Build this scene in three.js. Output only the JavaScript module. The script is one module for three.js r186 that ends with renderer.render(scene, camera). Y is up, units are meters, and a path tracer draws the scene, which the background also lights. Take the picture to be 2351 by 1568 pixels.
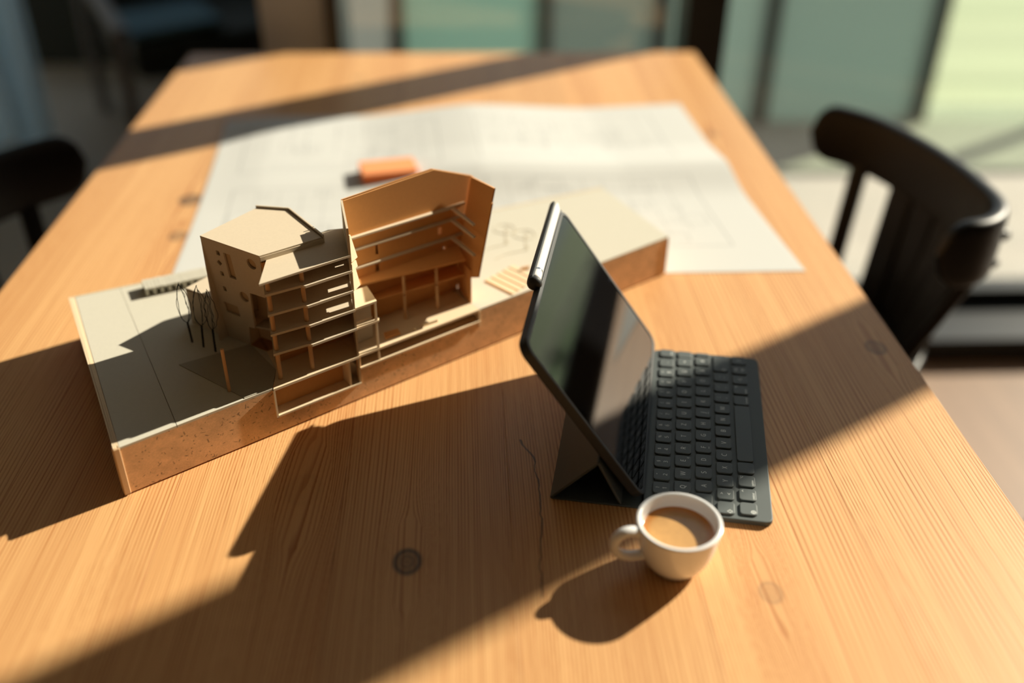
import * as THREE from 'three';
import { RoundedBoxGeometry } from 'three/addons/geometries/RoundedBoxGeometry.js';
import { mergeGeometries } from 'three/addons/utils/BufferGeometryUtils.js';

// ------------------------------------------------------------------ camera, sky, sun, exposure
const scene = new THREE.Scene();
const camera = new THREE.PerspectiveCamera(38.74, 2351 / 1568, 0.05, 200);
camera.position.set(0, 1.317, 0);
camera.quaternion.setFromRotationMatrix(new THREE.Matrix4().makeBasis(
  new THREE.Vector3(0.9989, 0.0094, 0.0450), new THREE.Vector3(0.0164, 0.8420, -0.5393), new THREE.Vector3(-0.0430, 0.5394, 0.8409)));
camera.focus = 0.875;
camera.userData.fStop = 1.35;

const renderer = new THREE.WebGLRenderer();
renderer.toneMapping = THREE.LinearToneMapping;
renderer.toneMappingExposure = 1.04;
renderer.shadowMap.enabled = true;

const SUN = new THREE.Vector3(0.7395, 0.4772, -0.4748).normalize();
const sun = new THREE.DirectionalLight(new THREE.Color(1.0, 0.885, 0.715), 11.4);
sun.name = 'sun';
sun.target.position.set(0, 0.75, -0.9);
sun.position.copy(SUN).multiplyScalar(12).add(sun.target.position);
sun.castShadow = true;
sun.shadow.mapSize.set(4096, 4096);
Object.assign(sun.shadow.camera, { left: -5, right: 5, top: 5, bottom: -5, near: 0.5, far: 30 });
scene.add(sun, sun.target);

scene.background = new THREE.Color().setRGB(0.74, 0.82, 0.89);   // bright hazy sky
scene.backgroundIntensity = 0.8;

// ------------------------------------------------------------------ helpers
let seed = 20240611;
const rnd = () => { seed = (seed + 0x6D2B79F5) | 0; let t = Math.imul(seed ^ (seed >>> 15), 1 | seed); t = (t + Math.imul(t ^ (t >>> 7), 61 | t)) ^ t; return ((t ^ (t >>> 14)) >>> 0) / 4294967296; };
const V3 = (x, y, z) => new THREE.Vector3(x, y, z);
const lin = (r, g, b) => new THREE.Color().setRGB(r, g, b);
const clamp = (x, a, b) => Math.min(b, Math.max(a, x));
const smooth = (a, b, x) => { const t = clamp((x - a) / (b - a), 0, 1); return t * t * (3 - 2 * t); };
const PERM = new Uint32Array(65536); for (let i = 0; i < 65536; i++) PERM[i] = Math.floor(rnd() * 65536);
const h2 = (x, y) => PERM[(PERM[x & 65535] + y) & 65535] / 65535;
function noise(x, y) {
  const xi = Math.floor(x), yi = Math.floor(y), fx = x - xi, fy = y - yi;
  const u = fx * fx * (3 - 2 * fx), v = fy * fy * (3 - 2 * fy);
  const a = h2(xi, yi), b = h2(xi + 1, yi), c = h2(xi, yi + 1), d = h2(xi + 1, yi + 1);
  return a + (b - a) * u + (c - a) * v + (a - b - c + d) * u * v;
}
const fbm = (x, y, n = 4) => { let s = 0, a = 0.5, f = 1; for (let i = 0; i < n; i++) { s += a * noise(x * f + i * 17.3, y * f + i * 9.1); a *= 0.5; f *= 2.03; } return s; };
function dataTex(w, h, fn, srgb = true, repeat) {
  const d = new Uint8Array(w * h * 4);
  const o = [0, 0, 0];
  for (let y = 0; y < h; y++) for (let x = 0; x < w; x++) {
    fn((x + 0.5) / w, (y + 0.5) / h, o);
    const k = (y * w + x) * 4;
    for (let c = 0; c < 3; c++) {
      let v = clamp(o[c], 0, 1);
      if (srgb) v = v <= 0.0031308 ? v * 12.92 : 1.055 * Math.pow(v, 1 / 2.4) - 0.055;
      d[k + c] = v * 255 + 0.5;
    }
    d[k + 3] = 255;
  }
  const t = new THREE.DataTexture(d, w, h);
  t.magFilter = THREE.LinearFilter; t.minFilter = THREE.LinearFilter;
  t.wrapS = t.wrapT = THREE.RepeatWrapping;
  if (repeat) t.repeat.set(repeat[0], repeat[1]);
  if (srgb) t.colorSpace = THREE.SRGBColorSpace;
  t.needsUpdate = true;
  return t;
}
const used = {};
const numbered = (n) => { const k = used[n] = (used[n] ?? -1) + 1; return k ? `${n}_${String(k).padStart(3, '0')}` : n; };
function mesh(name, geo, mat, parent) {
  const m = new THREE.Mesh(geo, mat);
  m.name = name; m.castShadow = m.receiveShadow = true;
  if (parent) parent.add(m);
  return m;
}
function tag(o, label, category, group) { o.userData.label = label; o.userData.category = category; if (group) o.userData.group = group; return o; }
function thing(name, label, category, pos = [0, 0, 0], turn = 0, group) {
  const g = new THREE.Group(); g.name = numbered(name); g.position.set(...pos); g.rotation.y = turn; scene.add(g);
  return tag(g, label, category, group);
}
function struct(name, geo, mat, label, category) {
  const m = mesh(name, geo, mat, scene); m.userData.kind = 'structure';
  if (label) m.userData.label = label; if (category) m.userData.category = category;
  return m;
}
function structGroup(name, label, category) {
  const g = new THREE.Group(); g.name = name; g.userData = { kind: 'structure', label, category }; scene.add(g); return g;
}
// box from min to max, uv in metres
function box(x0, y0, z0, x1, y1, z1) {
  const g = new THREE.BoxGeometry(x1 - x0, y1 - y0, z1 - z0);
  g.translate((x0 + x1) / 2, (y0 + y1) / 2, (z0 + z1) / 2);
  metreUV(g); return g;
}
function rbox(x0, y0, z0, x1, y1, z1, r, seg = 2) {
  const g = new RoundedBoxGeometry(x1 - x0, y1 - y0, z1 - z0, seg, r);
  g.translate((x0 + x1) / 2, (y0 + y1) / 2, (z0 + z1) / 2);
  metreUV(g); return g;
}
function metreUV(g) {
  const p = g.attributes.position, n = g.attributes.normal, uv = new Float32Array(p.count * 2);
  for (let i = 0; i < p.count; i++) {
    const ax = Math.abs(n.getX(i)), ay = Math.abs(n.getY(i)), az = Math.abs(n.getZ(i));
    const x = p.getX(i), y = p.getY(i), z = p.getZ(i);
    if (ay >= ax && ay >= az) { uv[2 * i] = x; uv[2 * i + 1] = z; }
    else if (ax >= az) { uv[2 * i] = z; uv[2 * i + 1] = y; }
    else { uv[2 * i] = x; uv[2 * i + 1] = y; }
  }
  g.setAttribute('uv', new THREE.BufferAttribute(uv, 2));
  return g;
}
const mat = (o) => new THREE.MeshStandardMaterial(o);
const phys = (o) => new THREE.MeshPhysicalMaterial(o);

// ------------------------------------------------------------------ table dimensions
const TY = 0.75, TL = -0.546, TR = 0.465, TF = -1.965, TN = 0.335;
const TW = TR - TL, TLEN = TN - TF;
const NPL = 7, PW = TW / NPL;
// knots in table coordinates: x, z, radius, darkness
const KNOTS = [[-0.053, -0.561, 0.0105, 1.0], [0.229, -0.518, 0.0085, 0.35], [-0.147, -0.650, 0.015, 0.06], [-0.386, -1.262, 0.013, 1.1], [-0.376, -1.150, 0.010, 0.7],
  [0.40, -1.50, 0.009, 0.5], [0.437, -0.86, 0.010, 0.6], [-0.30, -0.20, 0.010, 0.8], [-0.20, -1.80, 0.009, 0.4], [0.17, -0.12, 0.009, 0.6]];
const CRACK = [[0.0454, -0.7133], [0.0500, -0.7000], [0.0560, -0.6875], [0.0572, -0.6600], [0.0586, -0.6287], [0.0560, -0.5900], [0.0526, -0.5522], [0.0535, -0.5350], [0.0520, -0.5203]];
function crackDist(x, z) {
  if (z < -0.72 || z > -0.51) return 1;
  let best = 1;
  for (let i = 0; i + 1 < CRACK.length; i++) {
    const [ax, az] = CRACK[i], [bx, bz] = CRACK[i + 1], dx = bx - ax, dz = bz - az;
    const t = clamp(((x - ax) * dx + (z - az) * dz) / (dx * dx + dz * dz), 0, 1);
    best = Math.min(best, Math.hypot(x - ax - t * dx, z - az - t * dz));
  }
  return best;
}
const plankTone = [0.99, 1.012, 0.985, 1.01, 0.99, 1.012, 1.0];
function woodAt(x, z, out) {
  const k = clamp(Math.floor((x - TL) / PW), 0, NPL - 1), off = k * 37.7;
  let q = x;
  let knot = 0, knotDark = 0, halo = 0;
  for (const [kx, kz, r, dk] of KNOTS) {
    const dx = x - kx, dz = (z - kz);
    if (Math.abs(dx) > 0.09 || Math.abs(dz) > 0.3) continue;
    const d2 = dx * dx + dz * dz * 0.10, R = r * 1.5;
    q -= dx * Math.min(0.96, (R * R) / (d2 + 1e-7)) * Math.exp(-Math.abs(dx) / 0.03);
    const d = Math.hypot(dx, dz * 0.8) / r;
    if (d < 1.6) { const s = 1 - smooth(0.75, 1.1, d); knot = Math.max(knot, s); const ring = 0.5 + 0.5 * Math.sin(d * 14 + noise(x * 900, z * 900) * 3); knotDark = Math.max(knotDark, dk * (s * (0.45 + 0.3 * ring) + Math.exp(-Math.pow((d - 1) / 0.16, 2)) * 0.8)); }
    halo = Math.max(halo, dk * Math.exp(-d * 0.7) * 0.5);
  }
  // growth rings: slow meander along the board, tight lines across
  const me = (noise(q * 9 + off, z * 1.1 + off) - 0.5) * 0.030 + (noise(q * 30 + off, z * 3.2) - 0.5) * 0.006;
  const qq = q + me;
  const dens = 250 + 190 * noise(qq * 14 + off, off);
  const ph = qq * 330 + 4 * noise(qq * 20 + off, 3.1) + (dens - 345) * 0.002 * 30;
  const fr = ph - Math.floor(ph);
  const ringId = Math.floor(ph);
  const late = smooth(0.45, 0.86, fr) * (1 - smooth(0.93, 1.0, fr));
  const lateAmt = 0.35 + 0.65 * h2(ringId + 900, k * 7 + 1);
  const broad = fbm(qq * 26 + off, z * 0.7 + off, 3) - 0.44;
  const fib = noise(x * 1900 + off, z * 26) - 0.5, fib2 = noise(x * 800, z * 9 + off) - 0.5;
  let t = late * lateAmt * 0.80 + broad * 0.50 + fib * 0.16 + fib2 * 0.14 + 0.16;
  t = clamp(t, -0.2, 1);
  const tone = plankTone[k] * (1 + 0.07 * (fbm(x * 5, z * 1.6, 3) - 0.45));
  out[0] = (0.74 - 0.34 * t) * tone;
  out[1] = (0.435 - 0.285 * t) * tone;
  out[2] = (0.195 - 0.150 * t) * tone;
  const red = 0.05 * (noise(x * 4 + off, z * 2 + 7) - 0.5);
  out[0] *= 1 + red; out[2] *= 1 - red;
  const kd = clamp(knotDark, 0, 0.92);
  out[0] *= 1 - kd * 0.80; out[1] *= 1 - kd * 0.74; out[2] *= 1 - kd * 0.60;
  out[0] *= 1 - halo * 0.22; out[1] *= 1 - halo * 0.32; out[2] *= 1 - halo * 0.4;
  const cd = crackDist(x + (noise(z * 160, 1) - 0.5) * 0.002, z), cw = (0.00035 + 0.0004 * noise(z * 90, 5)) * (z < -0.68 ? 1.5 : 1);
  if (cd < 0.004) { const c = 1 - smooth(cw * 0.6, cw * 1.8, cd); for (let i = 0; i < 3; i++) out[i] *= 1 - 0.72 * c; }
}
const woodTex = dataTex(2048, 2048, (u, v, o) => woodAt(TL + u * TW, TF + v * TLEN, o));
const woodBump = dataTex(1024, 1024, (u, v, o) => { woodAt(TL + u * TW, TF + v * TLEN, o); const b = clamp(o[1] * 2.4, 0, 1); o[0] = o[1] = o[2] = b; }, false);
const woodMat = phys({ map: woodTex, bumpMap: woodBump, bumpScale: 0.00022, roughness: 0.46, specularIntensity: 0.6 });
const legWood = mat({ color: lin(0.42, 0.22, 0.09), roughness: 0.55 });

// ------------------------------------------------------------------ materials
const speck = dataTex(512, 512, (u, v, o) => { const n = 0.95 + 0.07 * (fbm(u * 60, v * 60, 3) - 0.45) + 0.05 * (rnd() - 0.5); o[0] = n; o[1] = n * 0.995; o[2] = n * 0.985; }, true, [9, 9]);
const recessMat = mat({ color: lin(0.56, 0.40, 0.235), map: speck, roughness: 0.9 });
const bounceTintCardMat = mat({ color: lin(0.78, 0.375, 0.125), map: speck, roughness: 0.9 });  // orange bounce light inside the model is put into this card colour
const cardMat = mat({ color: lin(0.66, 0.56, 0.425), map: speck, roughness: 0.9 });
const groundCardMat = mat({ color: lin(0.61, 0.585, 0.50), map: speck, roughness: 0.92 });
const patchCardMat = mat({ color: lin(0.40, 0.37, 0.30), map: speck, roughness: 0.92 });
const plyMat = mat({ color: lin(0.66, 0.44, 0.25), map: speck, roughness: 0.85 });
const edgeMat = mat({ color: lin(0.80, 0.64, 0.44), map: speck, roughness: 0.9 });
const dowelMat = mat({ color: lin(0.62, 0.36, 0.17), roughness: 0.75 });
const wireMat = mat({ color: lin(0.012, 0.012, 0.014), roughness: 0.6, metalness: 0.2 });
const lineMat = mat({ color: lin(0.13, 0.115, 0.09), roughness: 0.9 });
const faintLineMat = mat({ color: lin(0.42, 0.36, 0.26), roughness: 0.9 });
// fibre board with dark splinters
const flecks = []; for (let i = 0; i < 900; i++) flecks.push([rnd(), rnd(), rnd() * Math.PI, 0.0006 + 0.0022 * rnd() * rnd(), 0.00018 + 0.0003 * rnd(), rnd()]);
const mdfTex = (() => {
  const w = 2048, h = 192, W = 0.66, H = 0.06;
  const buf = new Float32Array(w * h).fill(1);
  for (const [fx, fy, a, l, t, k] of flecks) {
    const cx = fx * w, cy = fy * h, L = l / W * w, T = Math.max(0.7, t / W * w), ca = Math.cos(a), sa = Math.sin(a);
    for (let y = Math.floor(cy - L - 2); y < cy + L + 2; y++) for (let x = Math.floor(cx - L - 2); x < cx + L + 2; x++) {
      if (x < 0 || y < 0 || x >= w || y >= h) continue;
      const dx = x - cx, dy = y - cy, p = Math.abs(dx * ca + dy * sa) / L, q = Math.abs(-dx * sa + dy * ca) / T;
      if (p < 1 && q < 1.3) buf[y * w + x] = Math.min(buf[y * w + x], k > 0.22 ? 0.35 + 0.35 * p : 1.35);
    }
  }
  return dataTex(w, h, (u, v, o) => {
    const f = buf[Math.min(h - 1, Math.floor(v * h)) * w + Math.min(w - 1, Math.floor(u * w))];
    const n = 0.86 + 0.34 * (fbm(u * 70, v * 9, 4) - 0.45) + 0.16 * (noise(u * 600, v * 90) - 0.5) + 0.25 * (fbm(u * 14 + 5, v * 3, 2) - 0.4);
    o[0] = 0.84 * n * f; o[1] = 0.52 * n * f; o[2] = 0.285 * n * f;
  });
})();
const mdfMat = mat({ map: mdfTex, roughness: 0.8 });

const blackWood = phys({ color: lin(0.0025, 0.0025, 0.0025), roughness: 0.42, specularIntensity: 0.5 });
const frameMat = mat({ color: lin(0.014, 0.017, 0.020), roughness: 0.45, metalness: 0.3 });
const glassMat = phys({ color: lin(0.97, 0.985, 0.975), roughness: 0, transmission: 1, thickness: 0, ior: 1.5 });

// ------------------------------------------------------------------ the room
const floorTex = dataTex(1024, 1024, (u, v, o) => { const b = Math.floor(u * 12), n = 0.8 + 0.4 * (fbm(u * 120 + b * 9, v * 10, 3) - 0.45) + 0.15 * (h2(b, 5) - 0.5); o[0] = 0.30 * n; o[1] = 0.185 * n; o[2] = 0.115 * n; }, true, [0.5, 0.5]);
const floorMat = mat({ map: floorTex, roughness: 0.5 });
const plaster = dataTex(512, 512, (u, v, o) => { const n = 0.95 + 0.08 * (fbm(u * 30, v * 30, 4) - 0.45); o[0] = o[1] = o[2] = n; }, true, [0.5, 0.5]);
const wallMat = mat({ color: lin(0.40, 0.32, 0.25), map: plaster, roughness: 0.9 });
const ceilMat = mat({ color: lin(0.62, 0.56, 0.48), map: plaster, roughness: 0.9 });
const darkWall = mat({ color: lin(0.030, 0.040, 0.038), map: plaster, roughness: 0.8 });
const pillarMat = mat({ color: lin(0.44, 0.50, 0.60), map: plaster, roughness: 0.9 });
const GZ = -2.13;   // glass wall
struct('floor_alcove', box(-3.2, -0.15, -4.4, -0.27, 0, -2.26), mat({ color: lin(0.44, 0.43, 0.40), map: plaster, roughness: 0.7 }), 'grey screed floor of the alcove', 'floor');
struct('floor', box(-3.2, -0.15, -2.26, 5, 0, 3), floorMat, 'brown wooden floor under the dining table', 'floor');
struct('ceiling', mergeGeometries([box(-3.4, 3.1, GZ - 0.1, 5.2, 3.3, 3.2), box(-3.4, 3.1, -4.6, -0.27, 3.3, GZ - 0.1)]), ceilMat, 'pale ceiling above the dining room', 'ceiling');
struct('wall_back', box(-3.4, 0, 3, 5.2, 3.1, 3.2), wallMat, 'warm plaster wall behind the viewer', 'wall');
struct('wall_right', box(5, 0, GZ, 5.2, 3.1, 3), wallMat, 'warm plaster wall on the right of the room', 'wall');
struct('wall_left', box(-3.4, 0, -4.4, -3.2, 3.1, 3), wallMat, 'plaster wall on the left of the room', 'wall');
struct('wall_far', mergeGeometries([box(-0.55, 0, -4.6, -0.27, 3.1, -4.4), box(-3.4, 0, -4.6, -2.95, 3.1, -4.4), box(-2.95, 0, -4.6, -2.02, 0.12, -4.4), box(-2.02, 0, -4.6, -0.55, 0.90, -4.4), box(-2.95, 2.7, -4.6, -0.55, 3.1, -4.4)]), darkWall, 'dark green wall of the alcove behind the table', 'wall');
struct('wall_side', box(-0.41, 0, -4.4, -0.27, 3.1, -2.3), darkWall, 'dark partition wall between alcove and terrace', 'wall');
struct('wall_pillar', box(-0.425, 0, -2.3, -0.285, 3.1, -2.08), pillarMat, 'grey pillar at the end of the glass wall', 'pillar');

// glass wall beyond the far end of the table
{
  const w = structGroup('window_1', 'black framed sliding glass wall beyond the far end of the table', 'window');
  const posts = [[-0.285, 0.03, 0.20], [0.468, 0.088, 0.115], [2.362, 0.120, 0.115], [4.50, 0.12, 0.09]];
  for (const [x, ww, d] of posts) mesh('mullion', rbox(x - ww * 0.0, 0.06, GZ - d / 2, x + ww, 3.1, GZ + d / 2, 0.004, 1), frameMat, w);
  mesh('bottom_rail', mergeGeometries([rbox(-0.275, 0, GZ - 0.11, 5, 0.062, GZ + 0.20, 0.006, 1), rbox(-0.275, 0.062, GZ - 0.03, 5, 0.105, GZ + 0.03, 0.004, 1)]), frameMat, w);
  mesh('top_rail', box(-0.275, 3.02, GZ - 0.04, 5, 3.1, GZ + 0.04), frameMat, w);
  const xs = [-0.275, 0.468, 0.556, 2.362, 2.482, 4.50, 4.62, 5.0];
  for (let i = 0; i < xs.length; i += 2) mesh('pane', box(xs[i], 0.105, GZ - 0.004, xs[i + 1], 3.02, GZ + 0.004), glassMat, w);
}
// added alcove window, lights the curtain and the alcove
{
  const w = structGroup('window_2', 'added alcove window that backlights the pale curtain', 'window');
  mesh('frame', mergeGeometries([box(-2.95, 0.12, -4.56, -2.02, 0.18, -4.44), box(-2.02, 0.90, -4.56, -0.55, 0.96, -4.44), box(-2.95, 2.64, -4.56, -0.55, 2.7, -4.44), box(-2.95, 0.18, -4.56, -2.89, 2.64, -4.44), box(-0.61, 0.96, -4.56, -0.55, 2.64, -4.44), box(-2.08, 0.18, -4.56, -2.02, 2.64, -4.44)]), frameMat, w);
  mesh('pane', box(-2.89, 0.18, -4.504, -2.08, 2.64, -4.496), glassMat, w);
  mesh('pane', box(-2.02, 0.96, -4.504, -0.61, 2.64, -4.496), glassMat, w);
}
// terrace
const terraceTex = dataTex(512, 512, (u, v, o) => { const n = 0.9 + 0.22 * (fbm(u * 24, v * 24, 4) - 0.45); o[0] = 0.40 * n; o[1] = 0.375 * n; o[2] = 0.33 * n; }, true, [0.4, 0.4]);
const terrace = struct('floor_terrace', box(-0.27, -0.17, -3.86, 9, -0.02, GZ - 0.11), mat({ map: terraceTex, roughness: 0.85 }), 'sunlit pale concrete terrace beyond the glass wall', 'terrace');
for (let i = 0; i < 18; i++) { const z1 = -3.862 - i * 0.142, v = 0.9 + 0.2 * h2(i, 77); mesh('deck_board', rbox(-0.27, -0.06, z1 - 0.136, 9, -0.022, z1, 0.004, 1), mat({ color: lin(0.50 * v, 0.46 * v, 0.36 * v), roughness: 0.85 }), terrace); }
struct('ground', box(-30, -3.3, -60, 60, -3.0, 30), mat({ color: lin(0.16, 0.22, 0.11), roughness: 1 }), 'green ground below the terrace', 'ground');
{
  const b = thing('glass_balustrade', 'green frosted glass balustrade with dark posts along the terrace edge', 'balustrade', [0, -0.02, -3.68]);
  const post = mat({ color: lin(0.05, 0.06, 0.06), roughness: 0.5 });
  const panels = [[0.44, 0.62, 0.58], [0.36, 0.44, 0.43], [0.46, 0.57, 0.55], [0.43, 0.54, 0.52], [0.86, 0.90, 0.78]];
  const mats = panels.map((c, i) => i === 4 ? phys({ color: lin(0.84, 0.93, 0.84), roughness: 0, transmission: 1, thickness: 0 }) : phys({ color: lin(...c), roughness: 0.9, transmission: 0.5, thickness: 0 }));
  const px = [-0.248, 0.30, 0.74, 1.16, 1.80, 2.42, 3.1, 3.8, 4.5, 5.2, 6.0];
  const pm = [0, 1, 2, 3, 4, 4, 4, 4, 4, 4];
  for (let i = 0; i < px.length; i++) mesh('post', rbox(px[i] - 0.022, 0, -0.03, px[i] + 0.022, 0.52, 0.03, 0.004, 1), post, b);
  for (let i = 0; i + 1 < px.length; i++) mesh('panel', rbox(px[i] + 0.022, 0.0, -0.008, px[i + 1] - 0.022, 0.50, 0.008, 0.002, 1), mats[pm[i]], b);
  mesh('handrail', rbox(-0.25, 0.52, -0.02, 6.03, 0.545, 0.02, 0.008, 1), post, b);
}
// pale curtain in the alcove, blue of the sky light put into its colour
{
  const pts = [], n = 60, x0 = -2.3, x1 = -1.46;
  const g = new THREE.PlaneGeometry(x1 - x0, 2.95, n, 6);
  const p = g.attributes.position;
  for (let i = 0; i < p.count; i++) { const u = (p.getX(i) - (x0 - x1) / 2) / (x1 - x0); p.setZ(i, 0.035 * Math.sin(u * 46) + 0.012 * Math.sin(u * 17 + p.getY(i))); }
  g.computeVertexNormals();
  const c = mesh('curtain', g, phys({ color: lin(0.66, 0.88, 1.0), roughness: 1, transmission: 0.6, thickness: 0, side: THREE.DoubleSide }), scene);
  c.position.set((x0 + x1) / 2, 1.48, -3.4);
  tag(c, 'pale curtain, blue sky light painted in, hanging in the dark alcove at the left edge', 'curtain');
}
// low lounge chair in the dark alcove
{
  const t = thing('lounge_chair', 'dark low lounge chair with blue throw in the alcove behind the table', 'armchair', [-0.98, 0, -3.75], 0.5);
  const dk = mat({ color: lin(0.02, 0.03, 0.03), roughness: 0.7 }), rail = mat({ color: lin(0.20, 0.19, 0.19), roughness: 0.5 });
  mesh('seat', rbox(-0.33, 0.26, -0.32, 0.33, 0.40, 0.34, 0.05, 3), dk, t);
  const bk = mesh('backrest', rbox(-0.33, -0.02, -0.06, 0.33, 0.50, 0.06, 0.05, 3), dk, t); bk.position.set(0, 0.38, -0.32); bk.rotation.x = -0.35;
  for (const s of [-1, 1]) {
    const a = mesh('armrest', rbox(-0.025, -0.02, -0.42, 0.025, 0.02, 0.42, 0.012, 2), rail, t); a.position.set(s * 0.37, 0.52, 0.02); a.rotation.x = 0.16;
    for (const q of [-1, 1]) { const l = mesh('leg', rbox(-0.02, 0, -0.02, 0.02, 0.56, 0.02, 0.006, 1), rail, t); l.position.set(s * 0.37, 0, 0.05 + q * 0.30); l.scale.y = q > 0 ? 0.80 : 0.98; }
  }
  const th = mesh('throw', rbox(-0.16, -0.012, -0.13, 0.16, 0.012, 0.20, 0.012, 2), mat({ color: lin(0.12, 0.24, 0.34), roughness: 1 }), t); th.position.set(-0.16, 0.415, 0.10); th.rotation.z = 0.06;
}

// ------------------------------------------------------------------ dining table
{
  const t = thing('dining_table', 'large oiled pine dining table with drawings and a model on it', 'table');
  for (let k = 0; k < NPL; k++) {
    const x0 = TL + k * PW, x1 = x0 + PW, gap = 0.00002;
    const g = new RoundedBoxGeometry(PW - 2 * gap, 0.036, TLEN, 1, 0.0003);
    g.translate((x0 + x1) / 2, TY - 0.018, (TF + TN) / 2);
    const p = g.attributes.position, uv = g.attributes.uv;
    for (let i = 0; i < p.count; i++) uv.setXY(i, (p.getX(i) - TL) / TW, (p.getZ(i) - TF) / TLEN);
    mesh('plank', g, woodMat, t);
  }
  mesh('apron', mergeGeometries([box(TL + 0.07, TY - 0.125, TF + 0.10, TR - 0.07, TY - 0.037, TF + 0.125), box(TL + 0.07, TY - 0.125, TN - 0.125, TR - 0.07, TY - 0.037, TN - 0.10), box(TL + 0.07, TY - 0.125, TF + 0.125, TL + 0.095, TY - 0.037, TN - 0.125), box(TR - 0.095, TY - 0.125, TF + 0.125, TR - 0.07, TY - 0.037, TN - 0.125)]), legWood, t);
  for (const x of [TL + 0.09, TR - 0.09]) for (const z of [TF + 0.13, TN - 0.13]) mesh('leg', rbox(x - 0.035, 0, z - 0.035, x + 0.035, TY - 0.037, z + 0.035, 0.006, 2), legWood, t);
}

// ------------------------------------------------------------------ the drawing sheet
{
  const cv = document.createElement('canvas'); cv.width = 2048; cv.height = 1600;
  const c = cv.getContext('2d');
  c.fillStyle = '#f3efe6'; c.fillRect(0, 0, 2048, 1600);
  c.strokeStyle = 'rgba(60,62,70,0.40)';
  const ln = (x0, y0, x1, y1, w = 1.6) => { c.lineWidth = w; c.beginPath(); c.moveTo(x0, y0); c.lineTo(x1, y1); c.stroke(); };
  for (let s = 0; s < 2; s++) for (let r = 0; r < 2; r++) {
    const X = 110 + s * 960, Y = 110 + r * 740, Wd = 800, Hd = 560;
    c.lineWidth = 3; c.strokeRect(X, Y, Wd, Hd);
    for (let i = 1; i < 9; i++) { const x = X + Wd * (i + (rnd() - 0.5) * 0.4) / 9; ln(x, Y + 40 * rnd(), x, Y + Hd * (0.5 + 0.5 * rnd())); }
    for (let i = 1; i < 6; i++) { const y = Y + Hd * (i + (rnd() - 0.5) * 0.4) / 6; ln(X + Wd * 0.3 * rnd(), y, X + Wd * (0.6 + 0.4 * rnd()), y); }
    for (let i = 0; i < 14; i++) { const x = X + Wd * rnd() * 0.85, y = Y + Hd * rnd() * 0.85, q = 30 + 90 * rnd(); c.lineWidth = 2.4; c.strokeRect(x, y, q, q * (0.5 + 0.6 * rnd())); }
    for (let i = 0; i < 40; i++) { const x = X + 120 + i * 9; ln(x, Y + Hd - 60, x, Y + Hd - 25, 1); }
    for (let i = 0; i < 6; i++) { c.lineWidth = 1.4; c.beginPath(); c.arc(X + Wd * rnd(), Y + Hd * rnd(), 14 + 20 * rnd(), 0, 7); c.stroke(); }
  }
  const tex = new THREE.CanvasTexture(cv); tex.colorSpace = THREE.SRGBColorSpace;
  // corners on the table: far left, far right, near right, near left
  const A = [-0.3976, -1.5735], B = [0.3726, -1.6395], C = [0.4126, -1.0325], D = [-0.3560, -1.0300];
  const nu = 120, nv = 80, pos = [], uvs = [], idx = [];
  const folds = [0, 0.10, 0.29, 0.52, 0.79, 1];            // creases across the sheet
  const lift = [0.0005, 0.0045, 0.0006, 0.0150, 0.0012, 0.0030];
  const hAt = (u, v) => {
    let h = 0;
    for (let i = 0; i + 1 < folds.length; i++) if (u >= folds[i] && u <= folds[i + 1] + 1e-9) { const t = (u - folds[i]) / (folds[i + 1] - folds[i]), e = t * t * (3 - 2 * t) * 0.5 + t * 0.5; h = lift[i] + (lift[i + 1] - lift[i]) * e; }
    const crease = Math.abs(v - 0.47);
    const cr = 0.0115 * Math.max(0, 1 - crease / 0.16) * smooth(0.05, 0.75, u);
    const flat = 1 - smooth(0.50, 0.68, v);
    return 0.0006 + (h * (1 - 0.45 * v) + cr) * flat + 0.0006 * (noise(u * 9, v * 7) - 0.3) * flat;
  };
  const top = (u, v) => {
    const xa = A[0] + (B[0] - A[0]) * u, za = A[1] + (B[1] - A[1]) * u, xb = D[0] + (C[0] - D[0]) * u, zb = D[1] + (C[1] - D[1]) * u;
    let x = xa + (xb - xa) * v, z = za + (zb - za) * v;
    x += (u > 0.5 ? -1 : 1) * 0.004 * Math.sin(v * Math.PI) * Math.abs(2 * u - 1);
    return [x, TY + Math.max(0.0005, hAt(u, v)), z];
  };
  for (const side of [0, 1]) for (let j = 0; j <= nv; j++) for (let i = 0; i <= nu; i++) { const [x, y, z] = top(i / nu, j / nv); pos.push(x, y - side * 0.00025, z); uvs.push(i / nu, 1 - j / nv); }
  const N = (nu + 1) * (nv + 1), at = (i, j) => j * (nu + 1) + i;
  for (let j = 0; j < nv; j++) for (let i = 0; i < nu; i++) { const a = at(i, j), b = at(i + 1, j), c2 = at(i + 1, j + 1), d = at(i, j + 1); idx.push(a, d, b, b, d, c2, N + a, N + b, N + d, N + b, N + c2, N + d); }
  const rim = []; for (let i = 0; i < nu; i++) rim.push([at(i, 0), at(i + 1, 0)], [at(i + 1, nv), at(i, nv)]); for (let j = 0; j < nv; j++) rim.push([at(0, j + 1), at(0, j)], [at(nu, j), at(nu, j + 1)]);
  for (const [a, b] of rim) idx.push(a, b, N + a, b, N + b, N + a);
  const g = new THREE.BufferGeometry();
  g.setAttribute('position', new THREE.Float32BufferAttribute(pos, 3)); g.setAttribute('uv', new THREE.Float32BufferAttribute(uvs, 2)); g.setIndex(idx); g.computeVertexNormals();
  tag(mesh('drawing_sheet', g, mat({ map: tex, color: lin(0.64, 0.675, 0.72), roughness: 0.85, side: THREE.DoubleSide }), scene), 'large creased white sheet of plan drawings unfolded on the table', 'drawing');
}
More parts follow.
